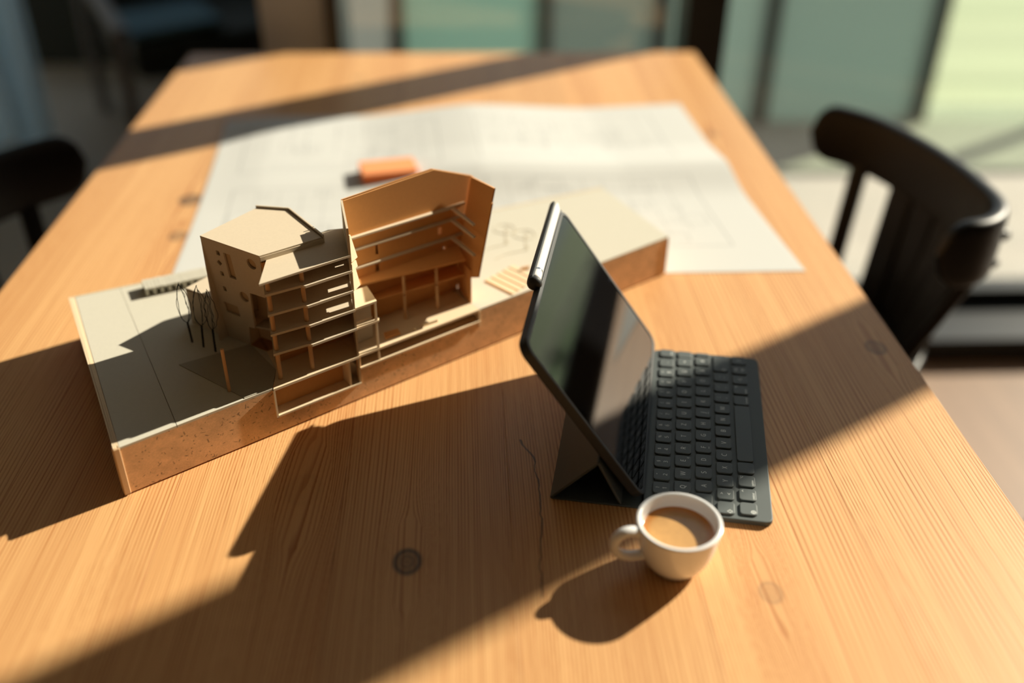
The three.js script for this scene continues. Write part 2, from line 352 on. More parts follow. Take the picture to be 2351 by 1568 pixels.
// orange pad on the drawing
{
  const t = thing('sticky_note_pad', 'thick orange sticky note pad lying on the drawing sheet', 'note pad', [-0.1150, TY + 0.0030, -1.334], 0.22);
  mesh('pad', rbox(-0.040, 0, -0.025, 0.040, 0.015, 0.025, 0.0015, 2), mat({ color: lin(0.85, 0.20, 0.05), roughness: 0.75 }), t);
  mesh('top_note', rbox(-0.040, 0.0151, -0.025, 0.040, 0.0156, 0.025, 0.0002, 1), mat({ color: lin(0.86, 0.32, 0.12), roughness: 0.75 }), t);
}

// ------------------------------------------------------------------ the architectural model
// local axes: s along the cut front (x), w up (y), t to the back (-z)
const MW0 = 0.0016, MB = 0.051;
const model = thing('architectural_model', 'cardboard sectional model of an angular building on a brown board base', 'model', [-0.2982, TY, -0.6476], 0.6196);
const L = (s, t, w) => V3(s, w, -t);
function prism(pts, w0, w1, bevel = 0) {              // plan polygon [s,t], from w0 up to w1
  const sh = new THREE.Shape(pts.map(([s, t]) => new THREE.Vector2(s, t)));
  const g = new THREE.ExtrudeGeometry(sh, { depth: w1 - w0, bevelEnabled: false });
  g.rotateX(-Math.PI / 2); g.translate(0, w0, 0); return metreUV(g);
}
// flat panel: shape in the plane of origin o, axes eu, ev; pushed out by th along eu x ev
function panel(o, eu, ev, pts, th, holes = []) {
  const sh = new THREE.Shape(pts.map(([a, b]) => new THREE.Vector2(a, b)));
  for (const h of holes) {
    if (h.r) { const p = new THREE.Path(); p.absarc(h.x, h.y, h.r, 0, Math.PI * 2, true); sh.holes.push(p); }
    else sh.holes.push(new THREE.Path(h.map(([a, b]) => new THREE.Vector2(a, b))));
  }
  const g = new THREE.ExtrudeGeometry(sh, { depth: th, bevelEnabled: false, curveSegments: 14 });
  metreUV(g);
  const u = eu.clone().normalize(), v = ev.clone().normalize(), n = u.clone().cross(v).normalize();
  const v2 = n.clone().cross(u);
  g.applyMatrix4(new THREE.Matrix4().makeBasis(u, v2, n).setPosition(o)); return g;
}
const rect = (x0, y0, x1, y1) => [[x0, y0], [x1, y0], [x1, y1], [x0, y1]];
const part = (name, g, m, p = model) => mesh(name, g, m, p);
// --- base box: front face is the cut, with the basement room and the long slot left open
const BA = [0.050, 0.2793], BB = [0, 0], BC = [0.6581, 0], BD = [0.6925, 0.1543];
const TOPT = 0.0022;
{
  const f = panel(L(0, 0, 0), V3(1, 0, 0), V3(0, 1, 0), rect(0.004, MW0, 0.6541, MB - TOPT), 0.004, [rect(0.1455, 0.0205, 0.2335, MB - 0.0024), rect(0.2365, 0.0375, 0.3780, MB - 0.0024)]);
  f.translate(0, 0, -0.004);
  const uv = f.attributes.uv; for (let i = 0; i < uv.count; i++) uv.setXY(i, uv.getX(i) / 0.66, uv.getY(i) / 0.06);
  part('front_board', f, mdfMat);
  const side = (a, b, name) => { const d = Math.hypot(b[0] - a[0], b[1] - a[1]); const g = panel(L(a[0], a[1], 0), L(b[0] - a[0], b[1] - a[1], 0), V3(0, 1, 0), rect(0, MW0, d, MB - TOPT), 0.004); const uv2 = g.attributes.uv; for (let i = 0; i < uv2.count; i++) uv2.setXY(i, uv2.getX(i) / 0.66, uv2.getY(i) / 0.06); return g; };
  part('side_board', (() => { const g = side(BA, BB); g.translate(0.004, 0, 0); return g; })(), mdfMat);
  part('side_board', (() => { const g = side(BC, BD); g.translate(-0.004, 0, 0); return g; })(), mdfMat);
  part('back_board', (() => { const g = side(BD, BA); g.translate(0, 0, 0.004); return g; })(), mdfMat);
  part('bottom_board', prism([[0.004, 0.004], [0.654, 0.004], [0.686, 0.150], [0.052, 0.273]], MW0, 0.005), mdfMat);
  // corner strip of pale wood at the front left
  part('corner_strip', mergeGeometries([rbox(-0.0012, MW0, -0.0052, 0.0042, MB, 0.0012, 0.0006, 1)]), plyMat);
}
// --- ground sheet in pieces, with a thin scored joint between them
{
  const sc = (t) => 0.0541 + (0.0995 - 0.0541) * t / 0.272;      // joint line
  const edgeL = (t) => 0.050 * t / 0.2793;
  const back = (s) => 0.2793 + (s - 0.050) * (0.1543 - 0.2793) / (0.6925 - 0.050);
  const j = 0.00028;
  part('ground_sheet', prism([[edgeL(0) + 0.0043, 0], [sc(0) - j, 0], [sc(0.270) - j, 0.2685], [edgeL(0.2760) + 0.0056, 0.2764]], MB - TOPT, MB), groundCardMat);
  part('ground_sheet', prism([[sc(0) + j, 0], [0.1440, 0], [0.1605, 0.0255], [0.168, 0.0596], [0.1496, 0.111], [0.170, 0.1150], [0.2475, 0.1000], [0.2475, 0.236], [sc(0.268) + j, 0.2681]], MB - TOPT, MB), groundCardMat);
  part('ground_sheet', prism([[0.2478, 0.060], [0.3785, 0.060], [0.3785, 0], [0.6581, 0], [0.6925, 0.1543], [0.2478, 0.240]], MB - TOPT, MB), groundCardMat);
  for (let i = 0; i < 3; i++) { const o = 0.0017 * i, g = prism([[edgeL(0) - 0.0008 + o, 0], [edgeL(0) + 0.0006 + o, 0], [edgeL(0.277) + 0.0007 + o + 0.0006 * i, 0.2790 - 0.0005 * i], [edgeL(0.277) - 0.0008 + o, 0.2793]], MB - 0.004, MB + 0.0006 - 0.0003 * i); part('edge_strip', g, edgeMat); }
  part('edge_strip', prism([[0.0525, 0.2772], [0.6915, 0.1525], [0.6925, 0.1543], [0.050, 0.2793]], MB - 0.003, MB + 0.0005), edgeMat);
  part('paved_area', prism([[0.0918, 0.0883], [0.1176, 0.0012], [0.1440, 0.0004], [0.1602, 0.0255], [0.1610, 0.0808]], MB + 0.0000, MB + 0.0007), patchCardMat);
}
// --- basement room and long slot
{
  const back = 0.014, b1 = 0.016;
  part('room_back', panel(L(0.1445, back, 0), V3(1, 0, 0), V3(0, 1, 0), rect(0, 0.019, 0.080, MB - 0.002), 0.0015), bounceTintCardMat);
  part('room_floor', prism([[0.1455, -0.0018], [0.2345, -0.0018], [0.2345, 0.05], [0.1455, 0.05]], 0.0188, 0.0206), edgeMat);
  part('room_side', prism([[0.1440, -0.0018], [0.1458, -0.0018], [0.1458, 0.03], [0.1440, 0.03]], 0.0188, MB - 0.0022), edgeMat);
  part('partition', prism([[0.2226, -0.0006], [0.2244, -0.0006], [0.2244, 0.05], [0.2226, 0.05]], 0.0206, MB - 0.0022), edgeMat);
  part('slot_floor', prism([[0.2350, -0.0016], [0.3790, -0.0016], [0.3790, 0.058], [0.2350, 0.058]], 0.0358, 0.0376), edgeMat);
  part('slot_end', prism([[0.3776, -0.0006], [0.3796, -0.0006], [0.3796, 0.058], [0.3776, 0.058]], 0.0300, MB - 0.0022), edgeMat);
  part('slot_back', panel(L(0.235, 0.056, 0), V3(1, 0, 0), V3(0, 1, 0), rect(0, 0.0376, 0.144, MB - 0.002), 0.0015), bounceTintCardMat);
}
// --- ground floor slab of the building
part('floor_slab', prism([[0.1442, -0.0018], [0.2345, -0.0018], [0.2345, 0.060], [0.168, 0.0596], [0.1607, 0.0255]], MB - 0.0022, MB + 0.0002), edgeMat);
part('floor_slab', prism([[0.2348, -0.0006], [0.3783, -0.0006], [0.3783, 0.0600], [0.2348, 0.060]], MB - 0.0022, MB + 0.0001), edgeMat);
// --- fin wall between the two halves, with slot windows, leaning back to the right
const FIN0 = L(0.2340, 0, 0), FINB = L(0.2570, 0.0500, 0);
{
  const eu = FINB.clone().sub(FIN0), Ld = eu.length();
  const o = L(0.2326, -0.0004, 0);
  const ev = V3(0.004, 1, 0).normalize();
  const open = [rect(0.0085, 0.1255, 0.0150, 0.1375), rect(0.0075, 0.1055, 0.0165, 0.1190), rect(0.0135, 0.1470, 0.0160, 0.1530)];
  const blind = [rect(0.030, 0.166, 0.0335, 0.186), rect(0.020, 0.164, 0.0228, 0.180), rect(0.0120, 0.1650, 0.0145, 0.1760), rect(0.0250, 0.1655, 0.0270, 0.172)];
  const outline = [[0, 0.0195], [0.0545, 0.0195], [0.0545, 0.1895], [0.001, 0.1860], [0.0, 0.1790]];
  const left = panel(o, eu, ev, outline, 0.0010, [...open, ...blind]);
  part('fin_wall', left, cardMat);
  const right = panel(o, eu, ev, outline, 0.0009, open);
  right.translate(...eu.clone().cross(ev).normalize().multiplyScalar(0.0010).toArray());
  part('fin_lining', right, cardMat);
}
// --- four upper floors of the left half, cut at the front, and their posts
const LEV = [0.1445, 0.1240, 0.1036, 0.0830];
for (const w of LEV) part('floor_slab', prism([[0.1518, 0.0048], [0.1855, 0.0012], [0.1875, -0.0022], [0.2340, -0.0022], [0.2490, 0.0350], [0.1660, 0.0375], [0.1640, 0.0330]], w - 0.0023, w), cardMat);
part('roof_slab', prism([[0.1456, -0.0014], [0.2342, -0.0016], [0.2570, 0.0500], [0.2440, 0.0560], [0.1900, 0.0500], [0.1714, 0.0368]], 0.1580, 0.1600), cardMat);
part('rear_wall', panel(L(0.1660, 0.0372, 0), V3(1, 0, 0), V3(0, 1, 0), rect(0, MB, 0.0850, 0.158), 0.0015), bounceTintCardMat);
const lev2 = [0.158, ...LEV, MB];
for (let i = 0; i + 1 < lev2.length; i++) for (const [s, t] of [[0.1576, 0.0100], [0.1890, 0.0070]]) {
  const top = lev2[i] - (i ? 0.0023 : 0), bot = lev2[i + 1];
  const g = new THREE.CylinderGeometry(0.0021, 0.0021, top - bot, 14); g.translate(s, (top + bot) / 2, -t); part('post', g, dowelMat);
}
// --- leaning left front with its windows
const FA = L(0.1390, 0.1050, 0.1655), FD = L(0.1645, 0.0355, 0.1655), FF = L(0.1496, 0.1110, MB);
{
  const eu = FD.clone().sub(FA).normalize(), down = FF.clone().sub(FA);
  const dn = down.clone().sub(eu.clone().multiplyScalar(down.dot(eu))).normalize();   // down the slope
  const ev = dn.clone().negate();
  const h = 0.1153;
  const P = (u, v) => [u, -v];
  const sq = (a, b, c, d) => [P(a, b), P(c, b), P(c, d), P(a, d)];
  const rot = (cx, cy, r) => [P(cx, cy - r), P(cx + r, cy), P(cx, cy + r), P(cx - r, cy)];
  const holes = [sq(0.0166, 0.0105, 0.0212, 0.0153), rot(0.0174, 0.0240, 0.0034), sq(0.0147, 0.0337, 0.0192, 0.0386), sq(0.0127, 0.0515, 0.0168, 0.0566), sq(0.0262, 0.0102, 0.0352, 0.0376), { x: 0.0611, y: -0.0122, r: 0.0056 }, { x: 0.0397, y: -0.0553, r: 0.0056 }, sq(0.0075, 0.0708, 0.0265, 0.0830)];
  const outline = [[0, 0], [0.0740, 0], [0.0685, 0.0470], [0.0486, 0.0479], [0.0430, 0.0912], [0.0352, 0.0918], [0.0305, h], [-0.0020, h]].map(([u, v]) => P(u, v)).reverse();
  const n = eu.clone().cross(ev).normalize();                // points to the camera side or away
  const toCam = n.dot(V3(-0.13, 0.5, 0.7).sub(FA)) > 0 ? 1 : -1;
  const front = panel(FA, eu, ev, outline, 0.0020, holes);
  front.translate(...n.clone().multiplyScalar(toCam > 0 ? -0.0020 : 0).toArray());
  part('left_front', front, cardMat);
  // blind panels set behind the openings and the deep porch
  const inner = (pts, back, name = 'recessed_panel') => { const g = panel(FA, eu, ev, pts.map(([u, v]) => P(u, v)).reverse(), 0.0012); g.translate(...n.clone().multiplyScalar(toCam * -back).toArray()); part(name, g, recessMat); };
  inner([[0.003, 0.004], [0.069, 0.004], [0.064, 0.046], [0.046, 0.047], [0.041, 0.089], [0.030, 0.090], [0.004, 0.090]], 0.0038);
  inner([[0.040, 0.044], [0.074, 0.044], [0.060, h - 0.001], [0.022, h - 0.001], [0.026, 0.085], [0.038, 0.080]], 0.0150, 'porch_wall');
  const jamb = panel(FA, eu, ev, [[0.0280, 0.0918], [0.0300, 0.0918], [0.0305, h], [0.0285, h]].map(([u, v]) => P(u, v)).reverse(), 0.013); jamb.translate(...n.clone().multiplyScalar(toCam > 0 ? -0.015 : 0.002).toArray()); part('door_jamb', jamb, edgeMat);
  const sill = panel(FA, eu, ev, [[0.0424, 0.0895], [0.0620, 0.0860], [0.0615, 0.0882], [0.0424, 0.0916]].map(([u, v]) => P(u, v)).reverse(), 0.013); sill.translate(...n.clone().multiplyScalar(toCam > 0 ? -0.015 : 0.002).toArray()); part('porch_soffit', sill, cardMat);
}
// --- head of the left tower: roof plate inside low parapets
{
  const R = [[0.1390, 0.1050], [0.1645, 0.0355], [0.2270, 0.0345], [0.2293, 0.1060], [0.2065, 0.1300]];
  part('tower_roof', prism([R[0], R[1], [0.2264, 0.0350], [0.2280, 0.1055], [0.2058, 0.1288]], 0.1642, 0.1658), cardMat);
  const wallBetween = (a, b, w0, w1, th, nm = 'tower_wall') => { const d = Math.hypot(b[0] - a[0], b[1] - a[1]); part(nm, panel(L(a[0], a[1], 0), L(b[0] - a[0], b[1] - a[1], 0), V3(0, 1, 0), rect(0, w0, d, w1), th), cardMat); };
  wallBetween([0.1650, 0.0365], [0.2270, 0.0355], 0.160, 0.1642, 0.0014);
  wallBetween([0.2270, 0.0345], [0.2293, 0.1060], 0.160, 0.1680, 0.0014);
  wallBetween([0.2293, 0.1060], [0.2065, 0.1300], MB, 0.1680, 0.0014);
  wallBetween([0.2068, 0.1296], [0.1400, 0.1046], MB, 0.1642, 0.0014);
  wallBetween([0.2290, 0.0500], [0.2300, 0.1060], MB, 0.160, 0.0014);
}
// --- low annex left of the tower, and the ribbed strip roof behind it
{
  const A = [[0.1329, 0.1532], [0.1496, 0.1116], [0.1900, 0.1260], [0.1820, 0.1700]];
  const wb = (a, b, w1) => { const d = Math.hypot(b[0] - a[0], b[1] - a[1]); part('annex_wall', panel(L(a[0], a[1], 0), L(b[0] - a[0], b[1] - a[1], 0), V3(0, 1, 0), rect(0, MB, d, w1), 0.0014), cardMat); };
  wb(A[0], A[1], 0.0896); wb(A[3], A[0], 0.0896); wb(A[2], A[3], 0.0896);
  part('annex_roof', prism([[0.1322, 0.1536], [0.1494, 0.1110], [0.1900, 0.1258], [0.1822, 0.1706]], 0.0896, 0.0912), cardMat);
  // corrugated strip: ribs side by side
  const a = [0.1150, 0.2325], b = [0.2290, 0.2105], n = 30, dx = (b[0] - a[0]) / n, dy = (b[1] - a[1]) / n, nx = 0.18, ny = 0.98, wd = 0.022;
  for (let i = 0; i < n; i++) {
    const s0 = a[0] + dx * i, t0 = a[1] + dy * i, top = 0.0600 + 0.0006 * (h2(i, 3) - 0.5);
    part('rib', prism([[s0, t0], [s0 + dx * 0.86, t0 + dy * 0.86], [s0 + dx * 0.86 + nx * wd, t0 + dy * 0.86 + ny * wd], [s0 + nx * wd, t0 + ny * wd]], top - 0.0022, top), groundCardMat);
  }
  for (let i = 0; i < n; i += 2) { const s0 = a[0] + dx * i, t0 = a[1] + dy * i; part('strip_foot', prism([[s0, t0], [s0 + dx * 0.7, t0 + dy * 0.7], [s0 + dx * 0.7, t0 + 0.0015], [s0, t0 + 0.0015]], MB, 0.0580), groundCardMat); }
  part('strip_back', prism([[a[0] + nx * wd, a[1] + ny * wd - 0.0015], [b[0] + nx * wd, b[1] + ny * wd - 0.0015], [b[0] + nx * wd, b[1] + ny * wd], [a[0] + nx * wd, a[1] + ny * wd]], MB, 0.0582), groundCardMat);
}
// small box behind the tower roof
part('rear_box', mergeGeometries([prism([[0.226, 0.118], [0.2560, 0.1095], [0.2590, 0.1230], [0.229, 0.1310]], 0.1180, 0.1195), prism([[0.2545, 0.1100], [0.2560, 0.1095], [0.2590, 0.1230], [0.2575, 0.1235]], MB, 0.1195), prism([[0.226, 0.128], [0.259, 0.121], [0.2595, 0.1225], [0.2265, 0.1300]], MB, 0.1195)]), cardMat);
// --- splayed facets beside the fin
for (const [w1, w0, k, top] of [[0.1790, 0.1520, 0.0125, 0.0022], [0.1500, 0.1432, 0.0115, 0.0092], [0.1424, 0.1224, 0.0135, 0.0070]]) {
  const s0 = 0.2346;
  part('splayed_facet', panel(L(s0, -0.0002, w0), L(0.82, 0.57, 0), V3(0, 1, 0), [[0, 0], [k, -0.0006], [top, w1 - w0], [0.0004, w1 - w0]], 0.0013), edgeMat);
}
// --- little balcony frame right of the fin
{
  const q = [[0.2350, -0.0004], [0.2585, -0.0004], [0.2660, 0.0300], [0.2500, 0.0300]];
  part('balcony_roof', prism(q, 0.1015, 0.1036), edgeMat);
  part('balcony_floor', prism([[0.2350, -0.0006], [0.2595, -0.0008], [0.2620, 0.0040], [0.2362, 0.0040]], 0.0800, 0.0822), edgeMat);
  part('balcony_post', prism([[0.2562, -0.0004], [0.2580, -0.0004], [0.2580, 0.0018], [0.2562, 0.0018]], 0.0376, 0.1015), edgeMat);
  part('balcony_back', panel(L(0.2430, 0.0200, 0), V3(1, 0, -0.1), V3(0, 1, 0), rect(0, MB, 0.020, 0.1015), 0.0013), cardMat);
  part('balcony_sill', prism([[0.2358, 0.0060], [0.2560, 0.0060], [0.2560, 0.0075], [0.2358, 0.0075]], 0.0822, 0.0836), edgeMat);
}
// --- right half: tall back wall, return wall, ledges, floors
{
  const tb = 0.050;
  const bw = [[0.2555, MB], [0.3850, MB], [0.3910, 0.100], [0.4085, 0.1745], [0.3605, 0.1935], [0.2590, 0.1880]];
  const win = [rect(0.2890, 0.1225, 0.2925, 0.1330), rect(0.2875, 0.1030, 0.2925, 0.1140), rect(0.3630, 0.1215, 0.3675, 0.1300), rect(0.3690, 0.1010, 0.3725, 0.1060), rect(0.3680, 0.0850, 0.3715, 0.0905)];
  part('rear_wall', panel(L(0, tb, 0), V3(1, 0, 0), V3(0, 1, 0), bw, 0.0012, win), bounceTintCardMat);
  part('rear_lining', panel(L(0, tb + 0.0036, 0), V3(1, 0, 0), V3(0, 1, 0), bw, 0.0012, win.slice(3)), bounceTintCardMat);
  // return wall on the right, leaning outwards, cut back at its foot
  const o = L(0.3785, 0, MB), eu = L(0.0200, 0.050, 0), ev = L(0.0175, -0.003, 0.1).normalize();
  const lu = eu.length();
  part('return_wall', panel(L(0.3772, 0, 0.0890), L(0.0105, 0.050, 0), L(0.0185, 0, 0.0944).normalize(), [[0, 0], [0.016, -0.008], [0.0515, -0.006], [0.0515, 0.0885], [0, 0.0962], [0.0006, 0.082], [-0.0006, 0.080], [0, 0.014]], 0.0018), bounceTintCardMat);
  part('return_wall', panel(L(0.3780, 0.0155, 0), L(0.0085, 0.0345, 0), V3(0, 1, 0), rect(0, MB, 0.0355, 0.0900), 0.0018), bounceTintCardMat);
  const U = (w, t1, sR, name = 'ledge') => part(name, prism([[0.2570, 0.0500], [0.2555, t1 + 0.001], [sR, t1], [0.3718, -0.0002], [0.3746, -0.0002], [0.3808, 0.0455], [0.3960, 0.0460], [0.3960, 0.0500]], w - 0.0018, w), cardMat);
  U(0.1500, 0.0440, 0.3770); U(0.1366, 0.0446, 0.3765); U(0.1166, 0.0446, 0.3760);
  part('floor_slab', prism([[0.2500, 0.0380], [0.2621, 0.0361], [0.3740, 0.0172], [0.3880, 0.0500], [0.2560, 0.0500]], 0.1016, 0.1035), bounceTintCardMat);
  part('floor_slab', prism([[0.2500, 0.0400], [0.2640, 0.0385], [0.3790, 0.0260], [0.3840, 0.0500], [0.2560, 0.0500]], 0.0790, 0.0806), bounceTintCardMat);
  const col = (s, t, w0, w1) => { const g = new THREE.CylinderGeometry(0.0017, 0.0017, w1 - w0, 12); g.translate(s, (w0 + w1) / 2, -t); part('post', g, dowelMat); };
  for (const [s, t] of [[0.3074, 0.0300], [0.3449, 0.0275]]) { col(s, t, MB, 0.0790); col(s, t, 0.0806, 0.1016); }
  // low benches on the floor
  part('bench', prism([[0.2700, 0.0085], [0.2870, 0.0075], [0.2890, 0.0165], [0.2740, 0.0180]], MB + 0.0001, MB + 0.0022), bounceTintCardMat);
  part('bench', prism([[0.3130, 0.0060], [0.3300, 0.0050], [0.3310, 0.0078], [0.3140, 0.0090]], MB + 0.0001, MB + 0.0030), edgeMat);
  const knob = new THREE.SphereGeometry(0.0017, 12, 8); knob.translate(0.3035, MB + 0.0017, -0.0062); part('bollard', knob, edgeMat);
}
// --- free post and three wire trees on the forecourt
{ const g = new THREE.CylinderGeometry(0.0016, 0.0016, 0.0455, 12); g.translate(0.1115, MB + 0.0228, -0.0201); part('post', g, dowelMat); }
for (const [s, t, H, fork, lean] of [[0.1176, 0.1188, 0.0675, 0.0240, [-0.0012, -0.001]], [0.1228, 0.1039, 0.0668, 0.0233, [0.0022, 0.001]], [0.1287, 0.0891, 0.0695, 0.0249, [0.0008, 0]]]) {
  const tree = new THREE.Group(); tree.name = 'wire_tree'; tree.position.copy(L(s, t, MB)); model.add(tree);
  const trunk = [];
  for (let k = 0; k < 3; k++) { const p = []; for (let i = 0; i <= 14; i++) { const f = i / 14, a = f * 16 + k * 2.1; p.push(V3(lean[0] * f + 0.00055 * Math.cos(a), f * fork, -lean[1] * f + 0.00055 * Math.sin(a))); } trunk.push(new THREE.TubeGeometry(new THREE.CatmullRomCurve3(p), 36, 0.00062, 6)); }
  part('trunk', mergeGeometries(trunk), wireMat, tree);
  const nb = 5;
  for (let k = 0; k < nb; k++) {
    const a = k / nb * Math.PI * 2 + rnd() * 0.7, wd = 0.0062 + 0.0022 * rnd(), p = [], hh = H * (0.94 + 0.08 * rnd());
    for (let i = 0; i <= 9; i++) {
      const f = i / 9, r = wd * Math.pow(Math.sin(Math.PI * Math.pow(f, 0.82)), 0.85) * (1 - 0.15 * f) + 0.0012 * (rnd() - 0.5), b = a + (rnd() - 0.5) * 0.35;
      p.push(V3(lean[0] * (1 + f) + r * Math.cos(b), fork - 0.001 + f * (hh - fork), -lean[1] + r * Math.sin(b)));
    }
    part('branch', new THREE.TubeGeometry(new THREE.CatmullRomCurve3(p), 30, 0.00030, 5), wireMat, tree);
  }
}
// --- steps and pen-drawn trees on the right of the ground sheet
{
  for (let i = 0; i < 5; i++) { const f = i / 4, s = 0.4190 + 0.040 * f, t = 0.0440 + 0.0095 * f; part('step', prism([[s, t], [s + 0.0070, t + 0.0016], [s + 0.0125, t - 0.0400], [s + 0.0055, t - 0.0418]], MB, MB + 0.0016 - 0.0002 * i), edgeMat); }
  part('marker_strip', prism([[0.4655, 0.0385], [0.4745, 0.0360], [0.4760, 0.0385], [0.4665, 0.0410]], MB, MB + 0.0035), dowelMat);
  const stroke = (pts, r = 0.0005) => { const g = new THREE.TubeGeometry(new THREE.CatmullRomCurve3(pts.map(([s, t]) => L(s, t, MB + 0.00005))), pts.length * 6, r, 5); g.scale(1, 1, 1); return g; };
  for (const [s, t] of [[0.4900, 0.1000], [0.5000, 0.0745]]) {
    const d = [0.0160 / 0.026, 0.0206 / 0.026], c = [s + 0.0240, t + 0.0320], ring = [];
    for (let i = 0; i <= 18; i++) { const a = i / 18 * Math.PI * 2; ring.push([c[0] + 0.0125 * Math.cos(a) * (1 + 0.08 * Math.sin(3 * a)), c[1] + 0.0130 * Math.sin(a)]); }
    part('drawn_tree', mergeGeometries([stroke(ring), stroke([[s, t], [s + d[0] * 0.012, t + d[1] * 0.012], [c[0] - 0.004, c[1] - 0.006], c]), stroke([[s + 0.0018, t - 0.0014], [s + d[0] * 0.014 + 0.0018, t + d[1] * 0.014 - 0.0014]]), stroke([[c[0] - 0.004, c[1] - 0.006], [c[0] + 0.004, c[1] - 0.002], [c[0] + 0.006, c[1] + 0.006]])]), faintLineMat);
  }
  part('drawn_line', mergeGeometries([stroke([[0.458, 0.101], [0.470, 0.1035], [0.490, 0.100]]), stroke([[0.458, 0.0775], [0.475, 0.080], [0.500, 0.0745]])]), faintLineMat);
}

// ------------------------------------------------------------------ tablet, keyboard cover, pen
const KO = V3(0.2498, TY, -0.5939), KD = V3(0.2017, 0, -0.9794).normalize(), KP = V3(0.9794, 0, 0.2017).normalize();
const fabric = dataTex(256, 256, (u, v, o) => { const n = 0.93 + 0.14 * (noise(u * 128, v * 128) - 0.5); o[0] = o[1] = o[2] = n; }, true, [60, 60]);
const coverMat = mat({ color: lin(0.078, 0.096, 0.098), map: fabric, roughness: 0.62 });
const caseMat = mat({ color: lin(0.020, 0.023, 0.024), roughness: 0.55 });
// local axes of the keyboard: x along the rows (away from the viewer), y up, z towards the typist's side
const kbd = thing('keyboard_cover', 'dark grey folding keyboard cover with round-cornered keys beside the cup', 'keyboard', [KO.x, KO.y, KO.z], Math.atan2(0.9794, 0.2017));
const A0 = -0.0050, A1 = 0.2457, KT = 0.0052;
function roundRect(x0, z0, x1, z1, r) {
  const s = new THREE.Shape();
  s.moveTo(x0 + r, z0); s.lineTo(x1 - r, z0); s.absarc(x1 - r, z0 + r, r, -Math.PI / 2, 0); s.lineTo(x1, z1 - r); s.absarc(x1 - r, z1 - r, r, 0, Math.PI / 2);
  s.lineTo(x0 + r, z1); s.absarc(x0 + r, z1 - r, r, Math.PI / 2, Math.PI); s.lineTo(x0, z0 + r); s.absarc(x0 + r, z0 + r, r, Math.PI, Math.PI * 1.5);
  return s;
}
function slab(x0, z0, x1, z1, r, y0, y1, bev = 0.0006, seg = 5) {   // plan rectangle (x, z), thickness y0..y1
  const g = new THREE.ExtrudeGeometry(roundRect(x0 + bev, -z1 + bev, x1 - bev, -z0 - bev, Math.max(1e-4, r - bev)), { depth: y1 - y0 - 2 * bev, bevelEnabled: true, bevelThickness: bev, bevelSize: bev, bevelSegments: 2, curveSegments: seg });
  g.rotateX(-Math.PI / 2); g.translate(0, y0 + bev, 0); return g;
}
mesh('keyboard_base', metreUV(slab(A0, -0.1075, A1, 0.0012, 0.007, 0.0003, KT, 0.0009)), coverMat, kbd);
// legends
const rows = [
  { z: -0.0928, keys: [[0.0043, 0.0150, '<', '>'], ...['1!', '2"', '3§', '4$', '5%', '6&', '7/', '8(', '9)', '0=', 'ß?', '´`'].map((k, i) => [0.0223 + 0.01795 * i, 0.0150, k[0], k[1]]), [0.2378, 0.0135, 'del']] },
  { z: -0.0745, keys: [[0.0070, 0.0190, 'tab'], ...[...'QWERTZUIOPÜ+'].map((k, i) => [0.0265 + 0.01795 * i, 0.0150, k]), [0.2380, 0.0120, '']] },
  { z: -0.0562, keys: [[0.0092, 0.0235, 'caps'], ...[...'ASDFGHJKLÖÄ#'].map((k, i) => [0.0310 + 0.01795 * i, 0.0150, k]), [0.2410, 0.0060, '']] },
  { z: -0.0378, keys: [[0.0062, 0.0150, 'shift'], [0.0237, 0.0145, '<', '>'], ...[...'YXCVBNM'].map((k, i) => [0.0408 + 0.01795 * i, 0.0150, k]), [0.1665, 0.0150, ',', ';'], [0.1845, 0.0150, '.', ':'], [0.2024, 0.0150, '-', '_'], [0.2277, 0.0300, 'shift']] },
  { z: -0.0190, keys: [[0.0078, 0.0150, 'globe'], [0.0257, 0.0150, 'control'], [0.0436, 0.0150, 'option'], [0.0616, 0.0150, ''], [0.1133, 0.0850, ''], [0.1650, 0.0150, 'cmd'], [0.1830, 0.0150, 'option'], [0.2008, 0.0150, 'left'], [0.2187, 0.0150, 'updown'], [0.2362, 0.0150, 'right']] },
];
const KW = A1 - A0, KH = 0.1087, PX = 2048 / KW;
const cv = document.createElement('canvas'); cv.width = 2048; cv.height = 888;
const kc = cv.getContext('2d');
kc.fillStyle = '#ffffff'; kc.fillRect(0, 0, 2048, 888);
kc.textAlign = 'center'; kc.textBaseline = 'middle';
const kx = (a) => (a - A0) * PX, kz = (z) => (z + 0.1075) * PX;
const base = [0.078, 0.096, 0.098].map((v) => Math.round(255 * (1.055 * Math.pow(v, 1 / 2.4) - 0.055)));
kc.fillStyle = `rgb(${base})`; kc.fillRect(0, 0, 2048, 888);
for (let i = 0; i < 60000; i++) { const d = Math.round((rnd() - 0.5) * 14); kc.fillStyle = `rgb(${base.map((b) => b + d)})`; kc.fillRect(rnd() * 2048, rnd() * 888, 2, 2); }
const INK = '#e6eae7';
kc.fillStyle = INK; kc.strokeStyle = INK; kc.lineWidth = 3;
const txt = (s, x, y, px) => { kc.font = `${px}px sans-serif`; kc.fillText(s, x, y); };
const path = (pts, close) => { kc.beginPath(); pts.forEach(([x, y], i) => i ? kc.lineTo(x, y) : kc.moveTo(x, y)); if (close) kc.closePath(); kc.stroke(); };
